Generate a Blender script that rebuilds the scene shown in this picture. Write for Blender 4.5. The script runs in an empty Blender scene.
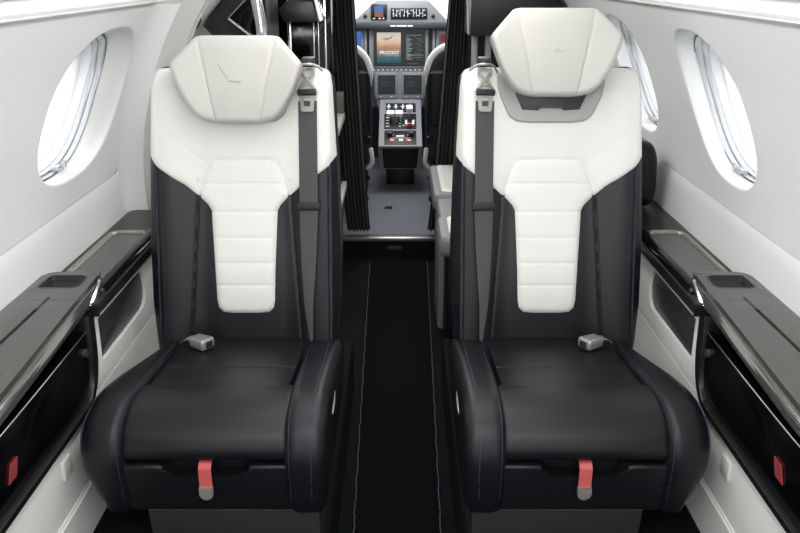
import bpy, bmesh, math
from mathutils import Vector, Matrix

C = bpy.context.scene
COL = C.collection
PI = math.pi

# ------------------------------------------------------------------ materials
MATS = {}


def mat(name, col, rough=0.5, metal=0.0, spec=0.5, coat=0.0, emit=None, estr=1.0, bump=None, var=0.0, sheen=0.0):
    m = bpy.data.materials.new(name)
    m.use_nodes = True
    nt = m.node_tree
    b = nt.nodes['Principled BSDF']
    b.inputs['Base Color'].default_value = (*col, 1)
    b.inputs['Roughness'].default_value = rough
    b.inputs['Metallic'].default_value = metal
    b.inputs['Specular IOR Level'].default_value = spec
    b.inputs['Coat Weight'].default_value = coat
    b.inputs['Coat Roughness'].default_value = 0.04
    if sheen:
        b.inputs['Sheen Weight'].default_value = sheen
    if emit:
        b.inputs['Emission Color'].default_value = (*emit, 1)
        b.inputs['Emission Strength'].default_value = estr
    tc = nt.nodes.new('ShaderNodeTexCoord')
    if bump:
        kind, scale, strength = bump
        if kind == 'voronoi':
            t = nt.nodes.new('ShaderNodeTexVoronoi')
            out = t.outputs['Distance']
        else:
            t = nt.nodes.new('ShaderNodeTexNoise')
            t.inputs['Detail'].default_value = 4
            out = t.outputs[0]
        t.inputs['Scale'].default_value = scale
        nt.links.new(tc.outputs['Object'], t.inputs['Vector'])
        bp = nt.nodes.new('ShaderNodeBump')
        bp.inputs['Strength'].default_value = strength
        bp.inputs['Distance'].default_value = 0.001
        nt.links.new(out, bp.inputs['Height'])
        nt.links.new(bp.outputs[0], b.inputs['Normal'])
    if var:
        n = nt.nodes.new('ShaderNodeTexNoise')
        n.inputs['Scale'].default_value = 9
        n.inputs['Detail'].default_value = 3
        nt.links.new(tc.outputs['Object'], n.inputs['Vector'])
        r = nt.nodes.new('ShaderNodeMapRange')
        r.inputs[3].default_value = 1 - var
        r.inputs[4].default_value = 1 + var
        nt.links.new(n.outputs[0], r.inputs[0])
        mx = nt.nodes.new('ShaderNodeMix')
        mx.data_type = 'RGBA'
        mx.blend_type = 'MULTIPLY'
        mx.inputs[0].default_value = 1
        mx.inputs[6].default_value = (*col, 1)
        nt.links.new(r.outputs[0], mx.inputs[7])
        nt.links.new(mx.outputs[2], b.inputs['Base Color'])
    MATS[name] = m
    return m


mat('wall_white', (.83, .835, .83), .5, bump=('noise', 300, .05))
mat('liner_white', (.85, .85, .82), .45, bump=('noise', 300, .05))
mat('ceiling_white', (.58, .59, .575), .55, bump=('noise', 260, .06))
mat('reveal_white', (.86, .87, .88), .35)
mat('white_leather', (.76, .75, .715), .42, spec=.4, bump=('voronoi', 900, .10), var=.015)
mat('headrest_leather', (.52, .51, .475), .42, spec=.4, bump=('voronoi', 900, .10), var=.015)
mat('black_leather', (.0055, .0065, .0085), .41, spec=.36, bump=('voronoi', 800, .12), var=.05)
mat('navy_thread', (.035, .034, .09), .6)
mat('runner_thread', (.075, .075, .11), .7)
mat('mark_shade', (.40, .39, .36), .4)  # headrest leather darkened, the emboss shade is put into the colour
mat('grey_trim', (.38, .375, .35), .4)
mat('mount_black', (.02, .021, .024), .45)
mat('plinth_fabric', (.011, .011, .0105), .7, bump=('noise', 700, .4), var=.06)
mat('belt_web', (.065, .066, .069), .6, spec=.4, bump=('noise', 500, .35), var=.05)
mat('belt_black', (.015, .015, .017), .5)
mat('chrome', (.75, .75, .74), .18, metal=1)
mat('satin_metal', (.50, .49, .465), .35, metal=.7)
mat('buckle_grey', (.34, .335, .32), .34, metal=.4)
mat('red_tab_shaded', (.33, .045, .045), .6)  # console tabs: darker than red_web, their shade is put into the colour
mat('red_web', (.52, .085, .09), .6, bump=('noise', 600, .3))
mat('black_gloss', (.003, .003, .003), .08, spec=.2)
mat('black_satin', (.008, .008, .008), .32, spec=.3)
mat('ledge_grey', (.055, .056, .051), .20, spec=.6, bump=('noise', 20, .01))
mat('nosing_gloss', (.26, .26, .25), .10, metal=.85)
mat('tray_grey', (.065, .065, .06), .22, spec=.6)
mat('tray_rim', (.30, .295, .27), .22, metal=.5)
mat('inset_grey', (.035, .037, .04), .35)
mat('carpet_black', (.0022, .0022, .0026), .95, spec=.1, bump=('noise', 900, .8))
mat('side_carpet', (.006, .008, .009), .95, spec=.1, bump=('noise', 900, .8), var=.3)
mat('cockpit_floor', (.15, .16, .18), .42, var=.06)
mat('sill_metal', (.42, .42, .41), .3, metal=.8)
mat('curtain_black', (.010, .010, .0115), .75, sheen=.05, bump=('noise', 400, .2))
mat('bulkhead_black', (.006, .006, .006), .3)
mat('olive_dark', (.015, .017, .013), .35)
mat('divider_cream', (.60, .595, .57), .5)
mat('olive_beige', (.12, .115, .095), .4)
mat('panel_grey', (.22, .235, .255), .45, var=.04)
mat('panel_dark', (.035, .038, .042), .45)
mat('panel_black', (.008, .009, .010), .35)
mat('mark_white', (.75, .75, .75), .5)
mat('mark_red', (.55, .05, .05), .5)
mat('pilot_black', (.010, .010, .011), .5, bump=('noise', 300, .1))
mat('pilot_rim', (.72, .73, .73), .4)
mat('seat_grey', (.20, .205, .215), .5)
mat('counter_white', (.72, .71, .66), .4)
mat('frame_silver', (.62, .64, .66), .25, metal=.55)
mat('gasket', (.12, .125, .13), .5)
mat('ground_grey', (.62, .66, .70), .9)

g = bpy.data.materials.new('window_glass')
g.use_nodes = True
nt = g.node_tree
for n in list(nt.nodes):
    nt.nodes.remove(n)
o_ = nt.nodes.new('ShaderNodeOutputMaterial')
tr = nt.nodes.new('ShaderNodeBsdfTransparent')
tr.inputs[0].default_value = (.95, .97, .98, 1)
gl = nt.nodes.new('ShaderNodeBsdfGlossy')
gl.inputs['Roughness'].default_value = .02
fr = nt.nodes.new('ShaderNodeFresnel')
fr.inputs[0].default_value = 1.3
mx = nt.nodes.new('ShaderNodeMixShader')
mx.inputs[0].default_value = .05
nt.links.new(tr.outputs[0], mx.inputs[1])
nt.links.new(gl.outputs[0], mx.inputs[2])
nt.links.new(mx.outputs[0], o_.inputs[0])
MATS['window_glass'] = g


def emis(name, col, s):
    m = mat(name, (.01, .01, .01), .3, emit=col, estr=s)
    return m


emis('screen_dark', (.012, .018, .018), 1)
emis('screen_blue', (.05, .17, .52), .9)
emis('screen_brown', (.30, .13, .06), .8)
emis('screen_text', (.55, .62, .58), .55)
emis('screen_dim', (.16, .19, .18), .6)
emis('screen_green', (.20, .34, .16), .6)
emis('screen_white', (.9, .9, .9), .95)
emis('screen_red', (.35, .03, .02), .6)
emis('screen_violet', (.20, .16, .42), .6)


def gradient_screen(name, stops):
    m = bpy.data.materials.new(name)
    m.use_nodes = True
    nt = m.node_tree
    b = nt.nodes['Principled BSDF']
    b.inputs['Base Color'].default_value = (.01, .01, .01, 1)
    b.inputs['Roughness'].default_value = .3
    tc = nt.nodes.new('ShaderNodeTexCoord')
    sp = nt.nodes.new('ShaderNodeSeparateXYZ')
    nz = nt.nodes.new('ShaderNodeTexNoise')
    nz.inputs['Scale'].default_value = 4
    ad = nt.nodes.new('ShaderNodeMath')
    ad.operation = 'MULTIPLY_ADD'
    ad.inputs[1].default_value = .22
    cr = nt.nodes.new('ShaderNodeValToRGB')
    nt.links.new(tc.outputs['Generated'], sp.inputs[0])
    nt.links.new(tc.outputs['Generated'], nz.inputs['Vector'])
    nt.links.new(nz.outputs[0], ad.inputs[0])
    sb = nt.nodes.new('ShaderNodeMath')
    sb.operation = 'SUBTRACT'
    sb.inputs[1].default_value = .11
    nt.links.new(sp.outputs[2], sb.inputs[0])
    nt.links.new(sb.outputs[0], ad.inputs[2])
    nt.links.new(ad.outputs[0], cr.inputs[0])
    e = cr.color_ramp.elements
    e[0].position, e[0].color = stops[0][0], (*stops[0][1], 1)
    e[1].position, e[1].color = stops[-1][0], (*stops[-1][1], 1)
    for p, c in stops[1:-1]:
        q = e.new(p)
        q.color = (*c, 1)
    nt.links.new(cr.outputs[0], b.inputs['Emission Color'])
    b.inputs['Emission Strength'].default_value = .9
    MATS[name] = m


gradient_screen('screen_sunset', [(0, (.015, .07, .10)), (.2, (.05, .13, .17)), (.34, (.28, .20, .17)), (.5, (.46, .24, .13)),
                                  (.66, (.70, .46, .28)), (.8, (.78, .66, .52)), (1, (.62, .58, .50))])

# ------------------------------------------------------------------ mesh helpers


def NB():
    return bmesh.new()


def obj(name, bm, material, parent=None, loc=(0, 0, 0), smooth=True, angle=38, merge=True):
    if merge:
        bmesh.ops.remove_doubles(bm, verts=bm.verts, dist=1e-6)
    bmesh.ops.recalc_face_normals(bm, faces=bm.faces)
    me = bpy.data.meshes.new(name)
    bm.to_mesh(me)
    bm.free()
    me.materials.append(MATS[material])
    if smooth:
        me.shade_smooth()
        me.set_sharp_from_angle(angle=math.radians(angle))
    o = bpy.data.objects.new(name, me)
    COL.objects.link(o)
    if parent:
        o.parent = parent
    o.location = loc
    return o


def tag(o, label, cat, group=None):
    o['label'] = label
    o['category'] = cat
    if group:
        o['group'] = group
    return o


def thing(name, label, cat, loc=(0, 0, 0), group=None):
    o = bpy.data.objects.new(name, None)
    o.empty_display_size = .05
    COL.objects.link(o)
    o.location = loc
    return tag(o, label, cat, group)


def struct(name, bm, material, **k):
    o = obj(name, bm, material, **k)
    if not o.parent:
        o['kind'] = 'structure'
    return o


def box(bm, x0, x1, y0, y1, z0, z1, bev=0, seg=2, m=1):
    if m < 0:
        x0, x1 = -x1, -x0
    r = bmesh.ops.create_cube(bm, size=1)
    vs = r['verts']
    for v in vs:
        v.co = Vector((x0 + (v.co.x + .5) * (x1 - x0), y0 + (v.co.y + .5) * (y1 - y0), z0 + (v.co.z + .5) * (z1 - z0)))
    if bev:
        es = list({e for v in vs for e in v.link_edges})
        bmesh.ops.bevel(bm, geom=es, offset=bev, segments=seg, profile=.5, affect='EDGES')


def grid(bm, rows, close_u=False, close_v=False):
    V = [[bm.verts.new(p) for p in r] for r in rows]
    nr, nc = len(V), len(V[0])
    for i in range(nr if close_v else nr - 1):
        for j in range(nc if close_u else nc - 1):
            a, b, c, d = V[i][j], V[i][(j + 1) % nc], V[(i + 1) % nr][(j + 1) % nc], V[(i + 1) % nr][j]
            try:
                bm.faces.new((a, b, c, d))
            except ValueError:
                pass
    return V


def loft(bm, rings, cap=True):
    V = grid(bm, rings, close_u=True)
    if cap:
        for r in (V[0], V[-1]):
            try:
                bm.faces.new(r)
            except ValueError:
                pass


def catmull(pts, n=6, closed=False):
    P = [Vector(p) for p in pts]
    out = []
    k = len(P)
    for i in range(k if closed else k - 1):
        p0 = P[(i - 1) % k] if closed or i > 0 else P[0] * 2 - P[1]
        p1, p2 = P[i], P[(i + 1) % k]
        p3 = P[(i + 2) % k] if closed or i + 2 < k else P[-1] * 2 - P[-2]
        for j in range(n):
            t = j / n
            out.append(.5 * ((2 * p1) + (p2 - p0) * t + (2 * p0 - 5 * p1 + 4 * p2 - p3) * t * t + (3 * p1 - p0 - 3 * p2 + p3) * t ** 3))
    if not closed:
        out.append(P[-1])
    return out


def tube(bm, pts, r, n=8, closed=False, flat=1.0):
    P = [Vector(p) for p in pts]
    k = len(P)
    rings = []
    up = None
    for i in range(k):
        if closed:
            d = P[(i + 1) % k] - P[(i - 1) % k]
        else:
            d = P[min(i + 1, k - 1)] - P[max(i - 1, 0)]
        d.normalize()
        if up is None:
            up = Vector((0, 0, 1)) if abs(d.z) < .9 else Vector((0, 1, 0))
        a = up - d * up.dot(d)
        a.normalize()
        up = a
        b = d.cross(a)
        rr = r[i] if isinstance(r, (list, tuple)) else r
        rings.append([P[i] + (a * math.cos(2 * PI * j / n) * flat + b * math.sin(2 * PI * j / n)) * rr for j in range(n)])
    if closed:
        grid(bm, rings, close_u=True, close_v=True)
    else:
        loft(bm, rings)


def round_poly(pts, r, n=5):
    """polygon (2d) with each corner rounded by radius r (or list)"""
    out = []
    k = len(pts)
    for i in range(k):
        p = Vector(pts[i])
        a = Vector(pts[i - 1]) - p
        b = Vector(pts[(i + 1) % k]) - p
        rr = r[i] if isinstance(r, (list, tuple)) else r
        if rr <= 0:
            out.append(p)
            continue
        la, lb = a.length, b.length
        a.normalize()
        b.normalize()
        d = min(rr, la * .49, lb * .49)
        for j in range(n + 1):
            t = j / n
            out.append((p + a * d) * (1 - t) ** 2 + p * 2 * t * (1 - t) + (p + b * d) * t * t)
    return out


def inset_poly(poly, d):
    k = len(poly)
    area = sum(poly[i][0] * poly[(i + 1) % k][1] - poly[(i + 1) % k][0] * poly[i][1] for i in range(k))
    s = 1 if area > 0 else -1
    out = []
    for i in range(k):
        p, a, b = Vector(poly[i]), Vector(poly[i - 1]), Vector(poly[(i + 1) % k])
        e1, e2 = (p - a), (b - p)
        if e1.length < 1e-9:
            e1 = e2
        if e2.length < 1e-9:
            e2 = e1
        e1.normalize()
        e2.normalize()
        n1 = Vector((-e1.y, e1.x)) * s
        n2 = Vector((-e2.y, e2.x)) * s
        n = n1 + n2
        if n.length < 1e-6:
            n = n1
        n.normalize()
        c = max(.5, n.dot(n1))
        out.append(p + n * d / c)
    return out


def pillow(bm, prof, a0, a1, r, fn, n=6):
    """closed 2-D outline swept from a0 to a1 with rounded rims; fn(u, v, a) -> point"""
    sg = 1 if a1 > a0 else -1
    rings = []
    for k in range(n + 1):
        th = PI / 2 * k / n
        rings.append((a0 + sg * r * (1 - math.sin(th)), r * (1 - math.cos(th))))
    rings = [(a0 + sg * r * (1 - math.cos(PI / 2 * k / n)), r * (1 - math.sin(PI / 2 * k / n))) for k in range(n + 1)]
    back = [(a1 - (a - a0), d) for a, d in reversed(rings)]
    R = []
    for a, d in rings + back:
        R.append([fn(p[0], p[1], a) for p in inset_poly(prof, d)])
    loft(bm, R)


def pdist(poly, x, s):
    best = 9
    k = len(poly)
    for i in range(k):
        ax, ay = poly[i]
        bx, by = poly[(i + 1) % k]
        dx, dy = bx - ax, by - ay
        L = dx * dx + dy * dy
        t = 0 if L == 0 else max(0, min(1, ((x - ax) * dx + (y_ - ay) * dy) / L)) if False else (0 if L == 0 else max(0, min(1, ((x - ax) * dx + (s - ay) * dy) / L)))
        q = math.hypot(x - ax - t * dx, s - ay - t * dy)
        if q < best:
            best = q
    return best


def span(poly, s):
    xs = []
    k = len(poly)
    for i in range(k):
        ax, ay = poly[i]
        bx, by = poly[(i + 1) % k]
        if (ay - s) * (by - s) <= 0 and ay != by:
            xs.append(ax + (bx - ax) * (s - ay) / (by - ay))
    return (min(xs), max(xs)) if xs else (0, 0)


def pad(bm, poly, tf, tb, r, P, nx=40, ns=40, closed=True, xs_uniform=False):
    """upholstered pad: outline poly in (x, s), front depth tf(x,s,d), back tb; rim radius r; P maps to space"""
    ss = [p[1] for p in poly]
    s0, s1 = min(ss) + 1e-5, max(ss) - 1e-5
    front, back = [], []
    for i in range(ns + 1):
        q = i / ns
        s = s0 + (s1 - s0) * ((1 - math.cos(PI * q)) / 2 * .5 + q * .5)
        L, R = span(poly, s)
        fr, bk = [], []
        for j in range(nx + 1):
            u = -1 + 2 * j / nx
            u = .5 * u + .5 * math.sin(u * PI / 2)
            x = (L + R) / 2 + (R - L) / 2 * u
            d = 0 if (i in (0, ns) or j in (0, nx)) else pdist(poly, x, s)
            k = r - min(d, r)
            dr = r - math.sqrt(max(0, r * r - k * k))
            fr.append(P(x, s, tf(x, s, d) - dr))
            bk.append(P(x, s, tb(x, s, d) + (dr if closed else 0)))
        front.append(fr)
        back.append(bk)
    F = grid(bm, front)
    if closed:
        B = grid(bm, back)
        n, m = len(F), len(F[0])
        loop = [(0, j) for j in range(m)] + [(i, m - 1) for i in range(1, n)] + [(n - 1, j) for j in range(m - 2, -1, -1)] + [(i, 0) for i in range(n - 2, 0, -1)]
        for a in range(len(loop)):
            i, j = loop[a]
            k, l = loop[(a + 1) % len(loop)]
            try:
                bm.faces.new((F[i][j], F[k][l], B[k][l], B[i][j]))
            except ValueError:
                pass


def prism(bm, poly, a0, a1, fn, bev=0, seg=2):
    lo = [bm.verts.new(fn(p[0], p[1], a0)) for p in poly]
    hi = [bm.verts.new(fn(p[0], p[1], a1)) for p in poly]
    k = len(poly)
    fs = [bm.faces.new(lo), bm.faces.new(list(reversed(hi)))]
    for i in range(k):
        bm.faces.new((lo[i], hi[i], hi[(i + 1) % k], lo[(i + 1) % k]))
    if bev:
        es = list(set(fs[0].edges) | set(fs[1].edges))
        bmesh.ops.bevel(bm, geom=es, offset=bev, segments=seg, profile=.5, affect='EDGES')


def boolean_cut(o, cutters):
    """cut closed meshes out of o (mesh data only, cutters removed)"""
    for cbm in cutters:
        bmesh.ops.recalc_face_normals(cbm, faces=cbm.faces)
        me = bpy.data.meshes.new('cut')
        cbm.to_mesh(me)
        cbm.free()
        c = bpy.data.objects.new('cut', me)
        COL.objects.link(c)
        c.matrix_world = o.matrix_world
        c.location = o.location
        c.parent = o.parent
        mod = o.modifiers.new('b', 'BOOLEAN')
        mod.object = c
        mod.operation = 'DIFFERENCE'
        mod.solver = 'EXACT'
        bpy.context.view_layer.update()
        dg = bpy.context.evaluated_depsgraph_get()
        new = bpy.data.meshes.new_from_object(o.evaluated_get(dg))
        o.modifiers.remove(mod)
        new.shade_smooth()
        new.set_sharp_from_angle(angle=math.radians(35))
        o.data = new
        bpy.data.objects.remove(c)


def sm(a, b, x):
    t = max(0, min(1, (x - a) / (b - a)))
    return t * t * (3 - 2 * t)


def interp(tab, z):
    if z <= tab[0][0]:
        return tab[0][1]
    for (a, p), (b, q) in zip(tab, tab[1:]):
        if z <= b:
            t = (z - a) / (b - a)
            return p + (q - p) * t
    return tab[-1][1]


# ------------------------------------------------------------------ camera
cam = bpy.data.cameras.new('camera')
cam.sensor_width = 36
cam.lens = 850 * 36 / 800
cam.clip_start = .05
co = bpy.data.objects.new('camera', cam)
COL.objects.link(co)
co.location = (.007, 0, 1.31)
co.rotation_euler = (math.radians(90 - 19.23), 0, 0)
C.camera = co

# ------------------------------------------------------------------ setting
WALL = [(.55, .770), (.62, .780), (.68, .788), (.75, .788), (.82, .783), (.90, .770), (.97, .752), (1.05, .727), (1.12, .698), (1.185, .664), (1.23, .637)]
WS = [(p.x, p.y) for p in catmull(WALL, 4)]


def WX(z):
    return interp(WS, z)


# floor: sunken aisle between raised side floors
bm = NB()
prof = [(-.80, .17), (-.150, .17), (-.146, .165), (-.146, 0.0), (.146, 0.0), (.146, .165), (.150, .17), (.80, .17)]
rows = [[(x, y, z) for x, z in prof] for y in (.2, 2.55)]
rows += [[(x, y, 0) for x, z in prof] for y in (2.552, 3.93)]
grid(bm, rows)
bmesh.ops.solidify(bm, geom=bm.faces, thickness=.01)
struct('floor', bm, 'side_carpet')
bm = NB()
box(bm, -.75, .75, 3.93, 6.0, .04, .10)
struct('floor_cockpit', bm, 'cockpit_floor')

# upper side walls with real window openings
HY, HZ, HC, EX = .193, .171, 1.008, 2.5
SHEAR = .32


def sup(a, sy, sz):
    c, s = math.cos(a), math.sin(a)
    return (math.copysign(abs(c) ** (2 / EX), c) * sy, math.copysign(abs(s) ** (2 / EX), s) * sz)


def window_wall(bm, m, yc, ya, yb, za=.775, zb=1.224, oc=None, ohy=None, wy=None):
    wy = HY if wy is None else wy
    oc = yc if oc is None else oc
    ohy = HY if ohy is None else ohy
    N = 128
    Rn = 14
    angs = [2 * PI * k / N for k in range(N)]
    outer = []
    for a in angs:
        c, s = math.cos(a), math.sin(a)
        tx = ((yb - oc) / c if c > 0 else (ya - oc) / c) if abs(c) > 1e-9 else 1e9
        tz = ((zb - HC) / s if s > 0 else (za - HC) / s) if abs(s) > 1e-9 else 1e9
        t = min(tx, tz)
        outer.append([oc + c * t, HC + s * t])
    for cy, cz in ((ya, za), (ya, zb), (yb, za), (yb, zb)):
        k = min(range(N), key=lambda i: math.hypot(outer[i][0] - cy, outer[i][1] - cz))
        outer[k] = [cy, cz]
    rows = []
    # reveal: from outside in, then a rounded lip, then the wall
    for sc, dx in ((.945, .046), (.957, .034), (.966, .022), (.976, .012), (.986, .005), (.998, .0015), (1.015, 0.0)):
        k = sm(.046, .0, dx)
        row = []
        for a in angs:
            sy = sup(a, wy * sc, 0)[0] * (1 - k) + sup(a, ohy * sc, 0)[0] * k + yc * (1 - k) + oc * k
            sz = sup(a, 0, HZ * sc)[1]
            row.append((m * (WX(HC + sz) + dx), sy + SHEAR * sz, HC + sz))
        rows.append(row)
    for r in range(1, Rn + 1):
        t = (r / Rn) ** 1.15
        row = []
        for k, a in enumerate(angs):
            sy, sz = sup(a, ohy * 1.015, HZ * 1.015)
            y = (oc + sy + SHEAR * sz) * (1 - t) + outer[k][0] * t
            z = (HC + sz) * (1 - t) + outer[k][1] * t
            row.append((m * WX(z), y, z))
        rows.append(row)
    grid(bm, rows, close_u=True)


def wall_rest(bm, m, y0, y1, yd=None):
    # crease step under the window panel, and the dado down to the ledge
    prof = [(WX(.775), .775), (WX(.77) + .0015, .772), (WX(.77) + .001, .769), (WX(.765) - .001, .764), (WX(.75) - .004, .745), (WX(.72) - .005, .72), (WX(.62) - .004, .62), (.775, .56), (.765, .50), (.74, .3), (.72, .13)]
    grid(bm, [[(m * x, y, z) for x, z in prof] for y in (y0, yd or y1)])
    # top lip of the wall panel, shadow gap and ceiling cove edge
    prof = [(WX(1.224), 1.224), (.632, 1.230), (.626, 1.2325), (.621, 1.2315), (.620, 1.236), (.655, 1.238), (.655, 1.262)]
    grid(bm, [[(m * x, y, z) for x, z in prof] for y in (y0, y1)])


YC1, YC2 = 1.985, 2.72
bm = NB()
window_wall(bm, -1, 2.015, 1.70, 2.345, oc=2.055, ohy=.262, wy=.222)
for ya, yb in ((.2, 1.70),):
    grid(bm, [[(-WX(z), y, z) for z in [.775 + .449 * k / 16 for k in range(17)]] for y in (ya, yb)])
# the wall flares inward to the cabin divider behind the left seat
rows = []
for q in [k / 8 for k in range(9)]:
    y = 2.345 + .06 * q
    off = .07 * (1 - math.sqrt(max(0, 1 - q * q)))
    rows.append([(-(WX(z) - off), y, z) for z in [.62 + .604 * k / 24 for k in range(25)]])
grid(bm, rows)
wall_rest(bm, -1, .2, 2.405, 2.345)
struct('wall_left', bm, 'wall_white', angle=30)

bm = NB()
window_wall(bm, 1, YC1, 1.70, 2.3525)
window_wall(bm, 1, YC2, 2.3525, 3.12)
for ya, yb in ((.2, 1.70), (3.12, 4.0)):
    grid(bm, [[(WX(z), y, z) for z in [.775 + .449 * k / 16 for k in range(17)]] for y in (ya, yb)])
wall_rest(bm, 1, .2, 4.0)
struct('wall_right', bm, 'wall_white', angle=30)

# divider pillar behind the left seat
bm = NB()
poly = [(-.80, .17), (-.80, .80), (-.77, .97), (-.72, 1.10), (-.66, 1.225), (-.60, 1.30), (-.35, 1.42), (-.35, 1.38), (-.46, 1.30), (-.515, 1.235),
        (-.56, 1.175), (-.592, 1.11), (-.61, 1.02), (-.62, .90), (-.62, .17)]
prism(bm, poly, 2.402, 2.46, lambda u, v, a: (u, a, v), bev=.006)
struct('wall_divider', bm, 'divider_cream')
bm = NB()
tube(bm, catmull([(-.632, 2.4015, 1.184), (-.675, 2.4015, 1.10), (-.722, 2.4015, .98), (-.755, 2.4015, .85), (-.772, 2.4015, .715)], 5), .0016, 6)
struct('trim_1', bm, 'gasket')

# ceiling
bm = NB()
cp = catmull([(-.665, 1.258), (-.60, 1.285), (-.45, 1.40), (-.25, 1.465), (0, 1.485), (.25, 1.465), (.45, 1.40), (.60, 1.285), (.665, 1.258)], 5)
grid(bm, [[(p.x, y, p.y) for p in cp] for y in (.2, 1.5, 2.7, 4.0)])
bmesh.ops.solidify(bm, geom=bm.faces, thickness=.008)
struct('ceiling', bm, 'ceiling_white', angle=60)


def make_window(n, m, yc, HY=.197):
    """gasket and silver shade frames at the bottom of the reveal, outer pane"""
    root = bpy.data.objects.new('window_%d' % n, None)
    COL.objects.link(root)
    root.location = (m * .80, yc, HC)
    root['kind'] = 'structure'
    A = [2 * PI * k / 96 for k in range(96)]

    def ring(bm, spec):
        rows = []
        for sc, dx in spec:
            rows.append([(m * (WX(HC + sup(a, 0, HZ * sc)[1]) + dx - .814), sup(a, HY * (sc + .012), 0)[0] + SHEAR * sup(a, 0, HZ * sc)[1], sup(a, 0, HZ * (sc + .012))[1]) for a in A])
        grid(bm, rows, close_u=True)
    bm = NB()
    ring(bm, [(.945, .056), (.928, .054), (.922, .060), (.930, .064)])
    obj('gasket', bm, 'gasket', root)
    bm = NB()
    ring(bm, [(.926, .058), (.912, .055), (.905, .062), (.902, .074), (.890, .074), (.880, .070), (.872, .076), (.870, .090)])
    obj('window_frame', bm, 'frame_silver', root)
    bm = NB()
    ring(bm, [(.872, .088), (.862, .084), (.85, .088), (.825, .108), (.812, .112), (.80, .106), (.788, .110), (.784, .124)])
    obj('inner_frame', bm, 'reveal_white', root)
    bm = NB()
    rows = []
    for sc in (.79, .7, .5, .3, .15, .02):
        rows.append([(m * (WX(HC + sup(a, 0, HZ * sc)[1]) + .122 - .814), sup(a, HY * sc, 0)[0] + SHEAR * sup(a, 0, HZ * sc)[1], sup(a, 0, HZ * sc)[1]) for a in A])
    V = grid(bm, rows, close_u=True)
    bm.faces.new(V[-1])
    obj('pane', bm, 'window_glass', root)
    # little grip of the pull-down shade
    bm = NB()
    zz = -.150
    x = WX(HC + zz) + .036 - .80
    box(bm, x, x + .02, -.01, .03, zz - .006, zz + .006, .003, m=m)
    box(bm, x - .006, x + .004, .02, .03, zz - .003, zz + .014, .002, m=m)
    obj('shade_grip', bm, 'frame_silver', root)


make_window(1, -1, 2.015, .222)
make_window(2, 1, YC1)
make_window(3, 1, YC2)


# lower side liners (white) below the ledges
def liner(n, m, yend):
    bm = NB()
    prof = [(.652, .44), (.654, .34), (.656, .282), (.6535, .280), (.6535, .276), (.650, .274), (.652, .17), (.668, .168), (.70, .18), (.70, .44)]
    ring = [[(m * x, y, z) for x, z in prof] for y in (.2, yend)]
    loft(bm, ring)
    struct('trim_%d' % n, bm, 'liner_white', angle=25)


liner(2, -1, 2.40)
liner(3, 1, 2.60)

# ------------------------------------------------------------------ side furniture


def boxm(bm, m, *a, **k):
    box(bm, *a, m=m, **k)


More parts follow.
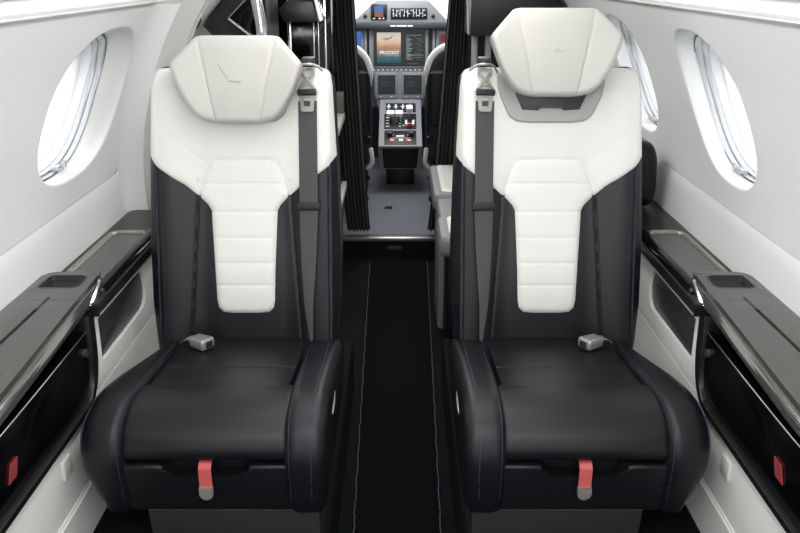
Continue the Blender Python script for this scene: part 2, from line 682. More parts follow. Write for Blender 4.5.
def near_console(m, side):
    t = thing('side_console', '%s' % side['near'], 'console', (m * .71, 1.4, .40), 'glossy black side consoles with grey lids')
    O = Vector((m * .71, 1.4, .40))

    def fn(u, v, a):
        return Vector((m * u, v, a)) - O

    def sh(bm):
        bmesh.ops.translate(bm, verts=bm.verts, vec=-O)
        return bm
    inner = [(.690, 1.797), (.666, 1.792), (.652, 1.778), (.645, 1.74), (.641, 1.64), (.632, 1.50), (.619, 1.30), (.609, 1.10), (.604, .8), (.604, .3)]
    inn = [tuple(p) for p in catmull(inner, 4)]
    poly = [(.786, .3), (.786, 1.76), (.775, 1.785), (.755, 1.797)] + inn
    lid_in = [(x + .012 if y < 1.77 else x + .006, min(y, 1.787)) for x, y in inn]
    lid_poly = [(.785, .3), (.785, 1.755), (.774, 1.777), (.755, 1.787)] + lid_in
    bm = NB()
    prism(bm, lid_poly, .660, .676, fn, bev=.005)
    lid = obj('lid', bm, 'ledge_grey', t)
    cup = round_poly([(.674, 1.682), (.760, 1.682), (.760, 1.758), (.678, 1.758)], [.02, .012, .012, .02])
    c1 = NB()
    prism(c1, cup, .60, .72, fn)
    c2 = NB()
    box(c2, .708, .7165, .2, 1.562, .668, .72, m=m)
    sh(c2)
    c3 = NB()
    box(c3, .60, .82, 1.6095, 1.6107, .6748, .72, m=m)
    sh(c3)
    boolean_cut(lid, [c1, c2, c3])
    bm = NB()
    V = grid(bm, [[fn(p[0], p[1], .6765) for p in inset_poly(cup, -.0025)], [fn(p[0], p[1], .6765) for p in inset_poly(cup, .0005)], [fn(p[0], p[1], .630) for p in inset_poly(cup, .003)],
                  [fn(p[0], p[1], .627) for p in inset_poly(cup, .008)]], close_u=True)
    bm.faces.new(V[-1])
    obj('cup_recess', bm, 'inset_grey', t)
    bm = NB()
    box(bm, .706, .718, .3, 1.564, .664, .669, m=m)
    box(bm, .711, .7145, 1.564, 1.625, .6757, .6772, m=m)
    obj('table_slot', sh(bm), 'mount_black', t)
    bm = NB()
    R = []
    for dx, z in ((.024, .636), (.008, .638), (.001, .643), (0, .650), (.002, .657), (.007, .662), (.013, .665)):
        R.append([fn(p[0], p[1], z) for p in inset_poly(poly, dx)])
    loft(bm, R)
    obj('nosing', bm, 'nosing_gloss', t)
    bm = NB()
    tube(bm, [fn(.642, 1.655, .640), fn(.642, 1.690, .656), fn(.646, 1.735, .668)], .0055, 8, flat=1.6)
    obj('end_strip', bm, 'chrome', t)
    bm = NB()
    boxm(bm, m, .695, .775, .3, 1.69, .46, .64)
    obj('recess_back', sh(bm), 'black_gloss', t)
    xin = sorted((y, x) for x, y in inn if y < 1.76)

    def ftop(y):   # top edge of the drop-down front
        return interp(xin, y) + .006, .600 + .05 * max(0, 1.62 - y)

    def fpt(y, q, off=0):
        xt, zt = ftop(y)
        return fn(.651 + (xt - .651) * q - off, y, .456 + (zt - .456) * q)
    ys = [.3 + 1.325 * k / 40 for k in range(41)]
    bm = NB()
    loft(bm, [[fpt(y, 0), fpt(y, .33), fpt(y, .66), fpt(y, 1), fpt(y, 1, -.014), fpt(y, .5, -.014), fpt(y, 0, -.014)] for y in ys])
    fr = obj('front_panel', bm, 'black_gloss', t)
    bm = NB()
    tube(bm, [fpt(y, 1, .0005) for y in ys], .0016, 6)
    obj('chrome_line', bm, 'chrome', fr)
    bm = NB()
    tube(bm, [fpt(1.597, .74, -.002), fpt(1.597, .74, .008)], .0085, 16)
    obj('latch', bm, 'panel_dark', fr)
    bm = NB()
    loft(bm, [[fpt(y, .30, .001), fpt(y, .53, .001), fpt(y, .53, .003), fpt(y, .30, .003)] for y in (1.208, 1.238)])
    obj('pull_tab', bm, 'red_tab_shaded', fr)
    bm = NB()
    path = [(.646, .3, .445), (.646, 1.42, .445), (.646, 1.57, .447), (.646, 1.605, .456), (.646, 1.630, .482), (.645, 1.641, .53), (.645, 1.645, .632)]
    cat = catmull(path, 6)
    rings = []
    for i, p in enumerate(cat):
        d = (cat[min(i + 1, len(cat) - 1)] - cat[max(i - 1, 0)]).normalized()
        nn = Vector((0, -d.z, d.y))
        w = .009 + .009 * min(1, max(0, (p.z - .445) / .1))
        rings.append([Vector((m * q.x, q.y, q.z)) - O for q in (p + nn * w, p + nn * (w - .003) + Vector((-.006, 0, 0)), p - nn * (w - .003) + Vector((-.006, 0, 0)), p - nn * w, p - nn * w + Vector((.04, 0, 0)), p + nn * w + Vector((.04, 0, 0)))])
    loft(bm, rings)
    obj('front_frame', bm, 'black_satin', t)
    return t


def far_cabinet(m, side, yend):
    O = Vector((m * .70, 2.0, .40))
    t = thing('ledge_cabinet', side['far'], 'cabinet', O, 'ledge cabinets with a recessed grey tray')

    def fn(u, v, a):
        return Vector((m * u, v, a)) - O

    def sh(bm):
        bmesh.ops.translate(bm, verts=bm.verts, vec=-O)
        return bm
    bm = NB()
    # white face with an opening for the dark inset
    prism(bm, [(1.664, .442), (yend, .442), (yend, .624), (1.664, .624)], .652, .664, lambda u, v, a: fn(a, u, v), bev=.001)
    body = obj('face_frame', bm, 'liner_white', t)
    ins = round_poly([(1.712, .490), (2.06, .490), (2.06, .592), (1.712, .592)], [.012, .05, .05, .004])
    c = NB()
    prism(c, ins, .63, .69, lambda u, v, a: fn(a, u, v))
    boolean_cut(body, [c])
    bm = NB()
    prism(bm, inset_poly(ins, .003), .659, .668, lambda u, v, a: fn(a, u, v), bev=.002)
    obj('inset_panel', bm, 'inset_grey', t)
    bm = NB()
    boxm(bm, m, .669, .765, 1.806, yend, .442, .62)
    obj('carcass', sh(bm), 'black_satin', t)
    bm = NB()
    prism(bm, [(.624, 1.652), (.644, 1.652), (.650, 1.806), (.780, 1.806), (.780, yend), (.624, yend)], .620, .651, fn, bev=.005)
    top = obj('ledge_top', bm, 'black_satin', t)
    tr_poly = round_poly([(.668, 1.812), (.758, 1.812), (.758, 2.175), (.668, 2.175)], [.01, .01, .03, .03])
    c = NB()
    prism(c, tr_poly, .644, .70, fn)
    boolean_cut(top, [c])
    bm = NB()
    R = [[fn(p[0], p[1], z) for p in inset_poly(tr_poly, d)] for d, z in ((-.007, .6515), (-.006, .6535), (0, .6535), (.003, .6515), (.006, .646))]
    grid(bm, R, close_u=True)
    obj('tray_rim', bm, 'tray_rim', t)
    bm = NB()
    prism(bm, inset_poly(tr_poly, .003), .643, .647, fn)
    obj('tray', bm, 'tray_grey', t)
    bm = NB()
    pr = round_poly([(.6285, .640), (.664, .640), (.664, .659), (.655, .6635), (.640, .6635), (.6285, .654)], .008, 4)
    pillow(bm, [tuple(q) for q in pr], 1.715, 2.165, .009, lambda u, v, a: fn(u, a, v))
    obj('arm_roll', bm, 'black_gloss', t)
    bm = NB()
    boxm(bm, m, .6225, .627, 1.655, yend - .1, .6235, .627, bev=.001)
    obj('chrome_line', sh(bm), 'satin_metal', t)


L = dict(near='glossy black side console with grey lid and red pull tab beside the left seat',
         far='dark ledge cabinet with grey tray under the left window, white face with dark inset')
Rr = dict(near='glossy black side console with grey lid and red pull tab beside the right seat',
          far='dark ledge cabinet with grey tray under the right window, white face with dark inset')
near_console(-1, L)
near_console(1, Rr)
far_cabinet(-1, L, 2.395)
far_cabinet(1, Rr, 2.60)
for m, s in ((-1, 'left'), (1, 'right')):
    bm = NB()
    box(bm, .6475, .6555, 1.435, 1.475, .362, .402, .002, m=m)
    o = obj('cover_plate', bm, 'divider_cream')
    tag(o, 'small square white cover plate low on the white side panel by the %s seat' % s, 'cover plate', 'square cover plates')

# ------------------------------------------------------------------ seats
RC = math.radians(12)
CR, SR = math.cos(RC), math.sin(RC)
OY, OZ = 1.68, .17


def gauss(d, w):
    return math.exp(-(d / w) ** 2)


BACK_HALF = [(-.03, .218), (0, .224), (.1, .232), (.25, .233), (.458, .2265), (.62, .2185), (.650, .214), (.662, .204), (.669, .185)]
BACK_POLY = [(x, s) for s, x in BACK_HALF] + [(-x, s) for s, x in reversed(BACK_HALF)]


def seam_x(s):   # inner vertical seam in the black leather
    return .112 + (.36 - s) / .34 * .023


def backF(x, s, d=0):
    a = abs(x)
    f = .022 * sm(.09, .19, a) - .010 * sm(.205, .225, a)
    f += .010 * math.exp(-((s - .16) / .14) ** 2) * (1 - sm(.06, .2, a))
    f -= .016 * sm(.60, .67, s)
    if s < .40:
        f -= .0028 * gauss(a - seam_x(s), .003)
    if s < .45:
        f -= .003 * gauss(a - .2065, .003)
    return f


def make_seat(m, X0, lift, label, belt_label):
    t = thing('aircraft_seat', label, 'seat', (X0, OY, OZ), 'cream and black cabin seats facing aft')

    def W(x, y, z):
        return Vector((m * x, y - OY, z - OZ))

    def P(x, s, tt):
        return W(x, 1.93 + s * SR - tt * CR, .44 + s * CR + tt * SR)

    def PX(x, s, up):   # a point on the backrest front, raised by up
        return P(x, s, backF(x, s) + up)

    # --- backrest body
    bm = NB()
    pad(bm, BACK_POLY, backF, lambda x, s, d: -.085, .02, P, nx=150, ns=90)
    back = obj('backrest', bm, 'black_leather', t)
    # side stitching
    for sx in (-1, 1):
        bm = NB()
        tube(bm, [PX(sx * (.2095), s, .0006) for s in [.02 + .41 * k / 30 for k in range(31)]], .0007, 5)
        obj('stitching', bm, 'navy_thread', back)

    ip = [(.010, .449), (.055, .4475), (.075, .444), (.082, .438), (.0965, .405), (.1065, .366), (.1050, .357), (.087, .338), (.080, .325), (.077, .26), (.0735, .19), (.0705, .105), (.067, .087), (.056, .076), (.03, .0735)]
    insert_poly = [(x, s) for x, s in ip] + [(-x, s) for x, s in reversed(ip)]
    # --- white yoke
    def yw(s):
        return interp(BACK_HALF, s) - .0015
    yp = [(.055, .30), (.075, .328), (.108, .358), (.14, .386), (.17, .405), (.205, .430), (yw(.457), .457)] + [(yw(s), s) for s in (.50, .56, .60, .62, .636, .648, .656, .662)]
    yoke_poly = yp + [(.15, .667), (-.15, .667)] + [(-x, s) for x, s in reversed(yp)]

    def yf(x, s, d):
        edge = backF(x, s)
        dd = interp(BACK_HALF, s) - abs(x)
        r = .02
        dd2 = min(dd, .670 - s)
        k = r - max(0, min(dd2, r))
        edge -= r - math.sqrt(max(0, r * r - k * k))
        o = .006 * (1 - math.exp(-d / .006)) - .0005
        # stitched diagonal seams running to the corners of the insert
        a = abs(x)
        q = pdist([(.091, .44), (.19, .515)], a, s)
        o -= .0014 * gauss(q, .003)
        if a < .13 and s < .47:
            o -= .0038 * gauss(pdist(insert_poly, x, s), .0030)
        return edge + o
    bm = NB()
    pad(bm, yoke_poly, yf, lambda x, s, d: 0, 1e-6, P, nx=110, ns=90, closed=False)
    obj('yoke', bm, 'white_leather', t)

    # --- quilted centre insert

    def inf(x, s, d):
        o = .0075 * (1 - math.exp(-d / .006)) + .0018
        for q in (.390, .322, .259, .198, .143):
            o -= .0012 * gauss(s - q, .003)
            o += .0005 * gauss(s - q - .02, .014) + .0005 * gauss(s - q + .02, .014)
        return backF(x, s) + o
    bm = NB()
    pad(bm, insert_poly, inf, lambda x, s, d: 0, 1e-6, P, nx=56, ns=150, closed=False)
    obj('centre_insert', bm, 'white_leather', t)

    # --- headrest bezel and mounting plate
    bz = [(.128, .665), (.128, .625), (.120, .595), (.104, .560), (.096, .548), (.080, .538), (.05, .535)]
    bezel = bz + [(-x, s) for x, s in reversed(bz)]
    bm = NB()
    pad(bm, bezel, lambda x, s, d: backF(x, s) + .014 - .02 * sm(.64, .667, s), lambda x, s, d: backF(x, s) - .02, .006, P, nx=40, ns=24)
    obj('headrest_bezel', bm, 'grey_trim', t)
    bm = NB()
    pl = [(-.088, .640), (-.084, .60), (-.068, .566), (-.030, .564), (-.024, .572), (.024, .572), (.030, .564), (.068, .566), (.084, .60), (.088, .640)]
    prism(bm, pl, backF(0, .59) + .005, backF(0, .59) + .020, P, bev=.003)
    obj('headrest_plate', bm, 'mount_black', t)

    # --- headrest
    z = lift
    hp = [(-.050, .531), (.050, .531), (.078, .536), (.100, .552), (.128, .597), (.151, .658), (.149, .670), (.098, .729), (.086, .733), (-.086, .733), (-.098, .729), (-.149, .670), (-.151, .658), (-.128, .597), (-.100, .552), (-.078, .536)]
    hpoly = [tuple(p) for p in round_poly([(x, s + z) for x, s in hp], .022, 4)]

    def crease(s):
        return .050 + (s - z - .531) / .2 * .040

    def hf(x, s, d):
        e = max(0, abs(x) - crease(s))
        o = .080 - .010 * ((s - z - .62) / .1) ** 2 + .16 * e + .8 * e * e
        o -= .0022 * gauss(abs(x) - crease(s), .0022)
        o -= .006 * sm(.70, .735, s - z)
        return o
    bm = NB()
    pad(bm, hpoly, hf, lambda x, s, d: .026 + .10 * max(0, abs(x) - crease(s)), .013, P, nx=90, ns=60)
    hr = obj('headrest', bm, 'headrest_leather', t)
    bm = NB()
    shell = [tuple(p) for p in inset_poly(hpoly, .004)]
    pad(bm, shell, lambda x, s, d: .027 + .10 * max(0, abs(x) - crease(s)), lambda x, s, d: .012 + .10 * max(0, abs(x) - crease(s)), .004, P, nx=30, ns=20)
    obj('headrest_shell', bm, 'grey_trim', hr)
    bm = NB()

    def H(x, s):
        return P(x * m, s + z, hf(x, s + z, 1) + .0005)
    if lift == 0:
        tube(bm, [H(-.040 + .022 * k / 6, .664 - .030 * k / 6) for k in range(7)], .0011, 6)
        tube(bm, [H(-.018 + .030 * k / 6, .627 - .002 * k / 6) for k in range(7)], .0011, 6)
        tube(bm, [H(-.003, .632 + .004 * k / 3) for k in range(4)], .0008, 6)
    else:
        tube(bm, [H(-.006 + .024 * k / 6, .632 - .001 * k / 6) for k in range(7)], .0008, 6)
        tube(bm, [H(-.006 + .012 * k / 4, .632 + .008 * k / 4) for k in range(5)], .0008, 6)
    obj('embossed_mark', bm, 'mark_shade', hr)
    for sx in (-1, 1):
        bm = NB()
        tube(bm, [P(sx * .03, .52, -.01), P(sx * .03, .60 + z, .030)], .006, 10)
        obj('headrest_post', bm, 'satin_metal', t)

    # --- shoulder belt
    def ribbon(bm, path, th=.0016):
        rings = []
        for x, s, w, up in path:
            a, b = PX(x - w, s, up), PX(x + w, s, up)
            n = (P(x, s, 1) - P(x, s, 0)) * th
            c = (a + b) / 2 + n * .6
            rings.append([a, c, b, b + n, c + n, a + n])
        loft(bm, rings)
    bm = NB()
    path = []
    for k in range(41):
        s = .585 - .578 * k / 40
        q = sm(.34, .02, s) if s < .34 else 0
        q = max(0, min(1, (.33 - s) / .32))
        w = .0225 * (1 - .82 * q ** 1.5) if s < .33 else .0225
        x = .158 + .000 * q
        x = x - .004 * q + .006 * max(0, q - .75) * 4
        path.append((x, s, w, .006 + .004 * (1 - q)))
    ribbon(bm, path)
    belt = obj('shoulder_belt', bm, 'belt_web', t)
    bm = NB()
    ribbon(bm, [(.158, .346, .0265, .011), (.158, .342, .027, .014), (.158, .330, .027, .014), (.158, .326, .0265, .011)], th=.003)
    obj('belt_keeper', bm, 'belt_black', belt)
    bm = NB()
    ribbon(bm, [(.158, .612, .022, .014), (.158, .609, .0225, .020), (.158, .600, .0225, .020), (.158, .597, .022, .014)], th=.006)
    obj('belt_bar', bm, 'belt_black', belt)
    # tongue: metal frame with a slot
    bm = NB()
    outer = round_poly([(.139, .598), (.177, .598), (.173, .560), (.143, .560)], .005)
    hole = round_poly([(.1495, .592), (.1665, .592), (.1655, .572), (.1505, .572)], .002)
    kk = len(outer)

    def up(p, q):
        return PX(p[0], p[1], q)
    grid(bm, [[up(p, .012) for p in outer], [up(p, .0165) for p in outer], [up(p, .0165) for p in hole], [up(p, .012) for p in hole]], close_u=True, close_v=True)
    obj('belt_tongue', bm, 'satin_metal', belt)
    bm = NB()
    for sx in (-1, 1):
        tube(bm, catmull([PX(.158 + sx * .018, .614, .016), PX(.158 + sx * .004, .632, .018), PX(.158 - sx * .014, .648, .018), PX(.158 - sx * .013, .662, .022)], 5), .0046, 8, flat=.7)
    tube(bm, catmull([PX(.158 - .026, .604, .012), PX(.158 - .014, .618, .015), PX(.158, .620, .016), PX(.158 + .014, .618, .015), PX(.158 + .026, .604, .012)], 5), .0018, 8)
    tube(bm, catmull([PX(.128, .652, .020), PX(.140, .666, .034), PX(.158, .668, .042), PX(.178, .666, .036), PX(.196, .655, .022)], 5), .003, 8)
    obj('belt_loop', bm, 'satin_metal', belt)
    bm = NB()
    c = P(.160, .676, .012)
    box(bm, c.x - .015, c.x + .015, c.y - .018, c.y + .02, c.z - .010, c.z + .012, .004)
    obj('belt_guide', bm, 'belt_black', t)

    # --- seat base
    bm = NB()
    x0, x1 = (-.17, .20)
    box(bm, min(m * x0, m * x1), max(m * x0, m * x1), 1.47 - OY, 1.97 - OY, .285 - OZ, .452 - OZ, .004)
    obj('seat_frame', bm, 'black_leather', t)
    tl = math.radians(7)

    def Q(x, s, tt):
        return W(x, 1.905 - s * math.cos(tl) - tt * math.sin(tl), .452 + s * math.sin(tl) + tt * math.cos(tl))
    bm = NB()

    def cf(x, s, d):
        return .003 * (1 - math.exp(-d / .015)) - .003 * gauss(s - .195, .0035) - .0015 * (1 - (x / .15) ** 2) * math.sin(PI * min(1, s / .32))
    pad(bm, [(-.152, 0), (.150, 0), (.148, .322), (-.152, .322)], cf, lambda x, s, d: -.03, .008, Q, nx=40, ns=70)
    obj('seat_cushion', bm, 'black_leather', t)
    bm = NB()
    pr = catmull([(1.590, .488), (1.575, .4985), (1.545, .503), (1.50, .501), (1.465, .491), (1.437, .470), (1.424, .445), (1.424, .424), (1.434, .413), (1.47, .407), (1.56, .407), (1.592, .42)], 5, closed=True)
    pillow(bm, [tuple(p) for p in pr], -.164, .164, .016, lambda u, v, a: W(a, u, v))
    obj('thigh_roll', bm, 'black_leather', t)
    pr2 = [tuple(p) for p in catmull([(1.955, .43), (1.94, .446), (1.85, .463), (1.70, .489), (1.60, .503), (1.54, .509), (1.49, .507), (1.447, .492), (1.422, .460), (1.413, .42), (1.418, .37), (1.430, .315), (1.448, .282), (1.49, .272), (1.60, .270), (1.80, .270), (1.92, .272), (1.955, .29)], 5, closed=True)]

    def taper(sd):
        def f(u, v, a):
            # the outer bolster narrows towards the backrest and swells in front
            if sd < 0:
                k = sm(1.93, 1.50, u)
                a = a + (.012 - .012 * k) * sm(-.16, -.23, a) * 1 + .022 * (1 - k) * sm(-.17, -.235, a)
                a = a - .010 * math.exp(-((v - .45) / .07) ** 2) * k * sm(-.18, -.235, a)
                a = a + .020 * sm(.40, .29, v) * sm(-.18, -.235, a)
            else:
                a = a - .006 * sm(.40, .29, v) * sm(.18, .23, a)
            return W(a, u, v)
        return f
    for sd, (xa, xb) in ((1, (.151, .236)), (-1, (-.154, -.232))):
        bm = NB()
        pillow(bm, pr2, xa, xb, .026, taper(sd), n=8)
        b = obj('side_bolster', bm, 'black_leather', t)
        bm = NB()
        f = taper(sd)
        top = [p for p in pr2 if p[1] > .30 and p[0] < 1.94]
        top.sort(key=lambda p: math.atan2(p[1] - .38, p[0] - 1.65))
        ins = [p for p in inset_poly(pr2, -.0002 if sd > 0 else .0090)]
        top = [p for p in ins if (p[1] > .315 and p[0] < 1.90 and (p[1] > .40 or p[0] < 1.5))]
        top.sort(key=lambda p: math.atan2(p[1] - .36, p[0] - 1.70))
        e = xb - (.030 if sd > 0 else -.006)
        tube(bm, [f(p[0], p[1], e) for p in top], .0009, 5)
        obj('stitching', bm, 'navy_thread', b)
        bm = NB()
        e = xa + .012 * sd
        ins = inset_poly(pr2, .0036)
        top = [p for p in ins if (p[1] > .315 and p[0] < 1.90 and (p[1] > .40 or p[0] < 1.5))]
        top.sort(key=lambda p: math.atan2(p[1] - .36, p[0] - 1.70))
        tube(bm, [f(p[0], p[1], e) for p in top], .0006, 5)
        obj('stitching', bm, 'navy_thread', b)
    # front panel with a finger scoop
    bm = NB()
    fp = [(-.158, .286), (.158, .286), (.162, .296), (.163, .399), (.158, .4045), (.092, .4045), (.083, .401), (.072, .380), (.062, .373), (-.062, .373), (-.072, .380), (-.083, .401), (-.092, .4045), (-.158, .4045), (-.163, .399), (-.162, .296)]
    prism(bm, fp, 1.422, 1.470, lambda u, v, a: W(u, a + .02 * (.41 - v) / .1, v), bev=.008, seg=4)
    obj('front_panel', bm, 'black_leather', t)
    bm = NB()
    rings = []
    for y, z_, w in ((1.455, .412, .0125), (1.428, .410, .0125), (1.4195, .402, .0125), (1.4195, .38, .0125), (1.421, .355, .0125)):
        rings.append([W(-w, y, z_), W(w, y, z_), W(w, y - .0018, z_ - .0004), W(-w, y - .0018, z_ - .0004)])
    loft(bm, rings)
    pt = obj('pull_tab', bm, 'red_web', t)
    pt['label'] = 'red webbing pull tab'
    bm = NB()
    tip = round_poly([(-.0135, .3615), (.0135, .3615), (.0135, .334), (-.0135, .334)], [.001, .001, .013, .013], 8)
    prism(bm, tip, 1.4145, 1.4225, lambda u, v, a: W(u, a, v), bev=.002)
    obj('metal_tip', bm, 'satin_metal', pt)
    # plinth
    bm = NB()
    pp = [(-.134, .284), (.214, .284), (.214, .171), (-.126, .171)]
    prism(bm, pp, 1.462, 1.90, lambda u, v, a: W(u, a, v), bev=.004)
    pln = obj('plinth', bm, 'plinth_fabric', t)
    bm = NB()
    k = 0
    x = -.130
    while x < .208:
        tube(bm, [W(x, 1.4612, .279), W(x + .003, 1.4612, .279)], .0006, 5)
        x += .0055
    obj('topstitch', bm, 'grey_trim', pln)
    # recline lever on the aisle side
    bm = NB()
    pts = [W(.2345, 1.660 - .075 * k / 8, .448 - .020 * k / 8) for k in range(9)]
    tube(bm, pts, [.001, .003, .0035, .004, .004, .004, .0035, .003, .001], 10)
    obj('recline_lever', bm, 'satin_metal', t)
    # buckle resting on the cushion
    bm = NB()
    ang = math.radians(34)
    cx, cy, cz = -.090, 1.838, .476

    def BK(u, v, w):
        return W(cx + u * math.cos(ang) + v * math.sin(ang), cy + u * math.sin(ang) * -1 + v * math.cos(ang), cz + w)
    prof = round_poly([(-.026, -.020), (.020, -.022), (.024, -.014), (.024, .014), (.020, .020), (-.026, .016)], .006)
    pillow(bm, [tuple(p) for p in prof], -.010, .018, .009, lambda u, v, a: BK(u, v, a))
    bk = obj('buckle', bm, 'buckle_grey', t)
    bm = NB()
    prism(bm, [(-.012, -.004), (.010, -.004), (.010, .012), (-.012, .012)], .0225, .0262, lambda u, v, a: BK(a - .002, u, v), bev=.0008)
    obj('buckle_mouth', bm, 'mount_black', bk)
    bm = NB()
    rings = []
    for u, w, hw in ((-.024, .000, .011), (-.036, .004, .012), (-.050, .000, .012), (-.066, -.012, .012)):
        rings.append([BK(u, -hw, w), BK(u, hw, w + .002), BK(u, hw, w + .004), BK(u, -hw, w + .002)])
    loft(bm, rings)
    obj('lap_belt', bm, 'buckle_grey', bk)
    return t


make_seat(1, -.370, 0.0, 'cream and black leather aircraft seat left of the aisle, headrest lowered', '')
make_seat(-1, .366, .062, 'cream and black leather aircraft seat right of the aisle, headrest raised', '')

# ------------------------------------------------------------------ aisle runner
t = thing('carpet_runner', 'long black carpet runner with blue edge stitching along the aisle', 'carpet', (0, 2.2, 0))
bm = NB()
rows = []
for k in range(25):
    y = .35 + 3.45 * k / 24
    hw = .112 + .026 * (y - 1.9) / 1.9
    rows.append([(-hw, y - 2.2, .001), (-hw, y - 2.2, .008), (-hw + .004, y - 2.2, .010), (hw - .004, y - 2.2, .010), (hw, y - 2.2, .008), (hw, y - 2.2, .001)])
loft(bm, rows)
obj('pile', bm, 'carpet_black', t)
for sx in (-1, 1):
    bm = NB()
    pts = []
    for k in range(260):
        y = .35 + 3.44 * k / 259
        hw = .112 + .026 * (y - 1.9) / 1.9
        pts.append((sx * (hw - .003 + .0012 * math.sin(k * 2.1) + .001 * math.sin(k * .63)), y - 2.2, .0105))
    tube(bm, pts, .0015, 5)
    obj('edge_stitching', bm, 'runner_thread', t)

# threshold
t = thing('threshold_strip', 'grey metal threshold strip across the aisle at the cockpit step', 'threshold', (0, 3.9, .05))
bm = NB()
box(bm, -.27, .27, -.03, .03, .035, .056, .006)
obj('cover_bar', bm, 'sill_metal', t)
bm = NB()
box(bm, -.27, .27, -.012, .03, -.055, .035)
obj('riser', bm, 'bulkhead_black', t)
bm = NB()
box(bm, -.055, .015, -.0135, -.011, -.012, .008, .001)
obj('step_light', bm, 'panel_dark', t)

# ------------------------------------------------------------------ divider bulkhead, curtains
for s, m in (('left', -1), ('right', 1)):
    bm = NB()
    poly = [(.27, .0), (.76, .0), (.785, .7), (.72, 1.07), (.64, 1.25), (.45, 1.41), (.335, 1.44), (.31, 1.2), (.285, .7)]
    prism(bm, [(m * x, z) for x, z in poly], 3.97, 4.0, lambda u, v, a: (u, a, v))
    o = struct('wall_cockpit_%s' % s, bm, 'bulkhead_black')


def curtain(m, label, tx0, tx1, bx0, bx1, zb):
    t = thing('curtain', label, 'curtain', (m * .24, 3.92, zb), 'black cockpit curtains')
    bm = NB()
    rows = []
    N = 90
    for i in range(25):
        q = i / 24
        z = zb + (1.40 - zb) * q
        a = bx0 + (tx0 - bx0) * q ** .8
        b = bx1 + (tx1 - bx1) * q ** .8
        row = []
        for j in range(N + 1):
            u = j / N
            x = a + (b - a) * u
            y = 3.92 + .020 * math.sin(u * 2 * PI * 6.5 + .8 * math.sin(q * 3)) + .006 * math.sin(u * 17 + q * 5)
            row.append((m * x - m * .24, y - 3.92, z - zb))
        rows.append(row)
    grid(bm, rows)
    bmesh.ops.solidify(bm, geom=bm.faces, thickness=.003)
    obj('drape', bm, 'curtain_black', t, angle=80)
    bm = NB()
    tube(bm, [(m * (x - .24), 0, 1.415 - zb) for x in (.10, .25, .42)], .008, 10)
    obj('curtain_rail', bm, 'satin_metal', t)


curtain(-1, 'black pleated curtain drawn to the left side of the cockpit doorway', .203, .315, .135, .245, .125)
curtain(1, 'black pleated curtain drawn to the right side of the cockpit doorway', .234, .315, .138, .285, .125)

# ------------------------------------------------------------------ galley at the left, ahead of the left seat
t = thing('galley_cabinet', 'black lacquer galley cabinet with white counters behind the left seat', 'galley cabinet', (-.45, 3.4, .14))
O = Vector((-.45, 3.4, .14))


def rel(bm):
    bmesh.ops.translate(bm, verts=bm.verts, vec=-O)
    return bm


bm = NB()
box(bm, -.75, -.262, 2.96, 3.86, .0, .66, .004)
obj('carcass', rel(bm), 'bulkhead_black', t)
bm = NB()
box(bm, -.76, -.243, 2.93, 3.88, .665, .70, .006)
ct = obj('counter_top', rel(bm), 'counter_white', t)
ct['label'] = 'white counter top'
bm = NB()
box(bm, -.60, -.240, 3.36, 3.88, .345, .38, .006)
obj('pull_out_shelf', rel(bm), 'counter_white', t)
bm = NB()
box(bm, -.74, -.245, 3.84, 3.875, .70, .795, .004)
obj('backsplash_box', rel(bm), 'olive_beige', t)
bm = NB()
box(bm, -.735, -.262, 3.45, 3.655, .70, 1.215, .004)
obj('tall_panel', rel(bm), 'black_gloss', t)
for x, w in ((-.425, .007), (-.330, .0025), (-.312, .0025), (-.285, .004)):  # thin bright strips stand in for vertical reflections on the black gloss
    bm = NB()
    box(bm, x - w, x + w, 3.435, 3.452, .71, 1.20, .0015)
    obj('highlight_strip', rel(bm), 'chrome', t)
bm = NB()
prism(bm, [(-.433, 1.174), (-.413, 1.134), (-.308, 1.130), (-.290, 1.139), (-.308, 1.203), (-.405, 1.203)], 3.20, 3.45, lambda u, v, a: (u, a, v), bev=.005)
obj('hood', rel(bm), 'olive_dark', t)
bm = NB()
prism(bm, [(-.290, 1.134), (-.282, 1.134), (-.303, 1.225), (-.308, 1.225)], 3.20, 3.44, lambda u, v, a: (u, a, v), bev=.003)
obj('hood_trim', rel(bm), 'chrome', t)

t = thing('overhead_locker', 'dark olive overhead locker with chrome framed black door above the left seat', 'locker', (-.53, 2.9, 1.08))
O = Vector((-.53, 2.9, 1.08))
bm = NB()
prism(bm, [(-.64, 1.135), (-.595, 1.085), (-.43, 1.07), (-.43, 1.36), (-.45, 1.36), (-.53, 1.27)], 2.90, 3.18, lambda u, v, a: (u, a, v), bev=.004)
obj('body', rel(bm), 'olive_dark', t)
bm = NB()
dp = [(-.553, 1.160), (-.455, 1.083), (-.432, 1.095), (-.432, 1.28)]
prism(bm, dp, 2.893, 2.90, lambda u, v, a: (u, a, v), bev=.002)
d_ = obj('door', rel(bm), 'black_gloss', t)
bm = NB()
pl = [(-.430, 2.889, 1.282), (-.553, 2.889, 1.160), (-.455, 2.889, 1.083)]
for a, b in zip(pl, pl[1:]):
    tube(bm, [a, b], .0045, 8)
obj('door_frame', rel(bm), 'chrome', d_)
bm = NB()
prism(bm, [(-.598, 1.105), (-.575, 1.088), (-.53, 1.085), (-.55, 1.115)], 2.895, 2.90, lambda u, v, a: (u, a, v))
obj('lens', rel(bm), 'panel_dark', t)

t = thing('grab_rail', 'polished chrome grab rail rising behind the left seat headrest', 'grab rail', (-.432, 2.78, .95))
bm = NB()
tube(bm, catmull([(0, 0, -.20), (0, 0, 0), (.002, 0, .12), (0, 0, .20), (-.02, .02, .30), (-.05, .08, .36)], 6), .018, 16)
obj('rail', bm, 'chrome', t)
bm = NB()
box(bm, -.03, .03, -.02, .05, -.245, -.195, .006)
obj('mount', bm, 'black_satin', t)

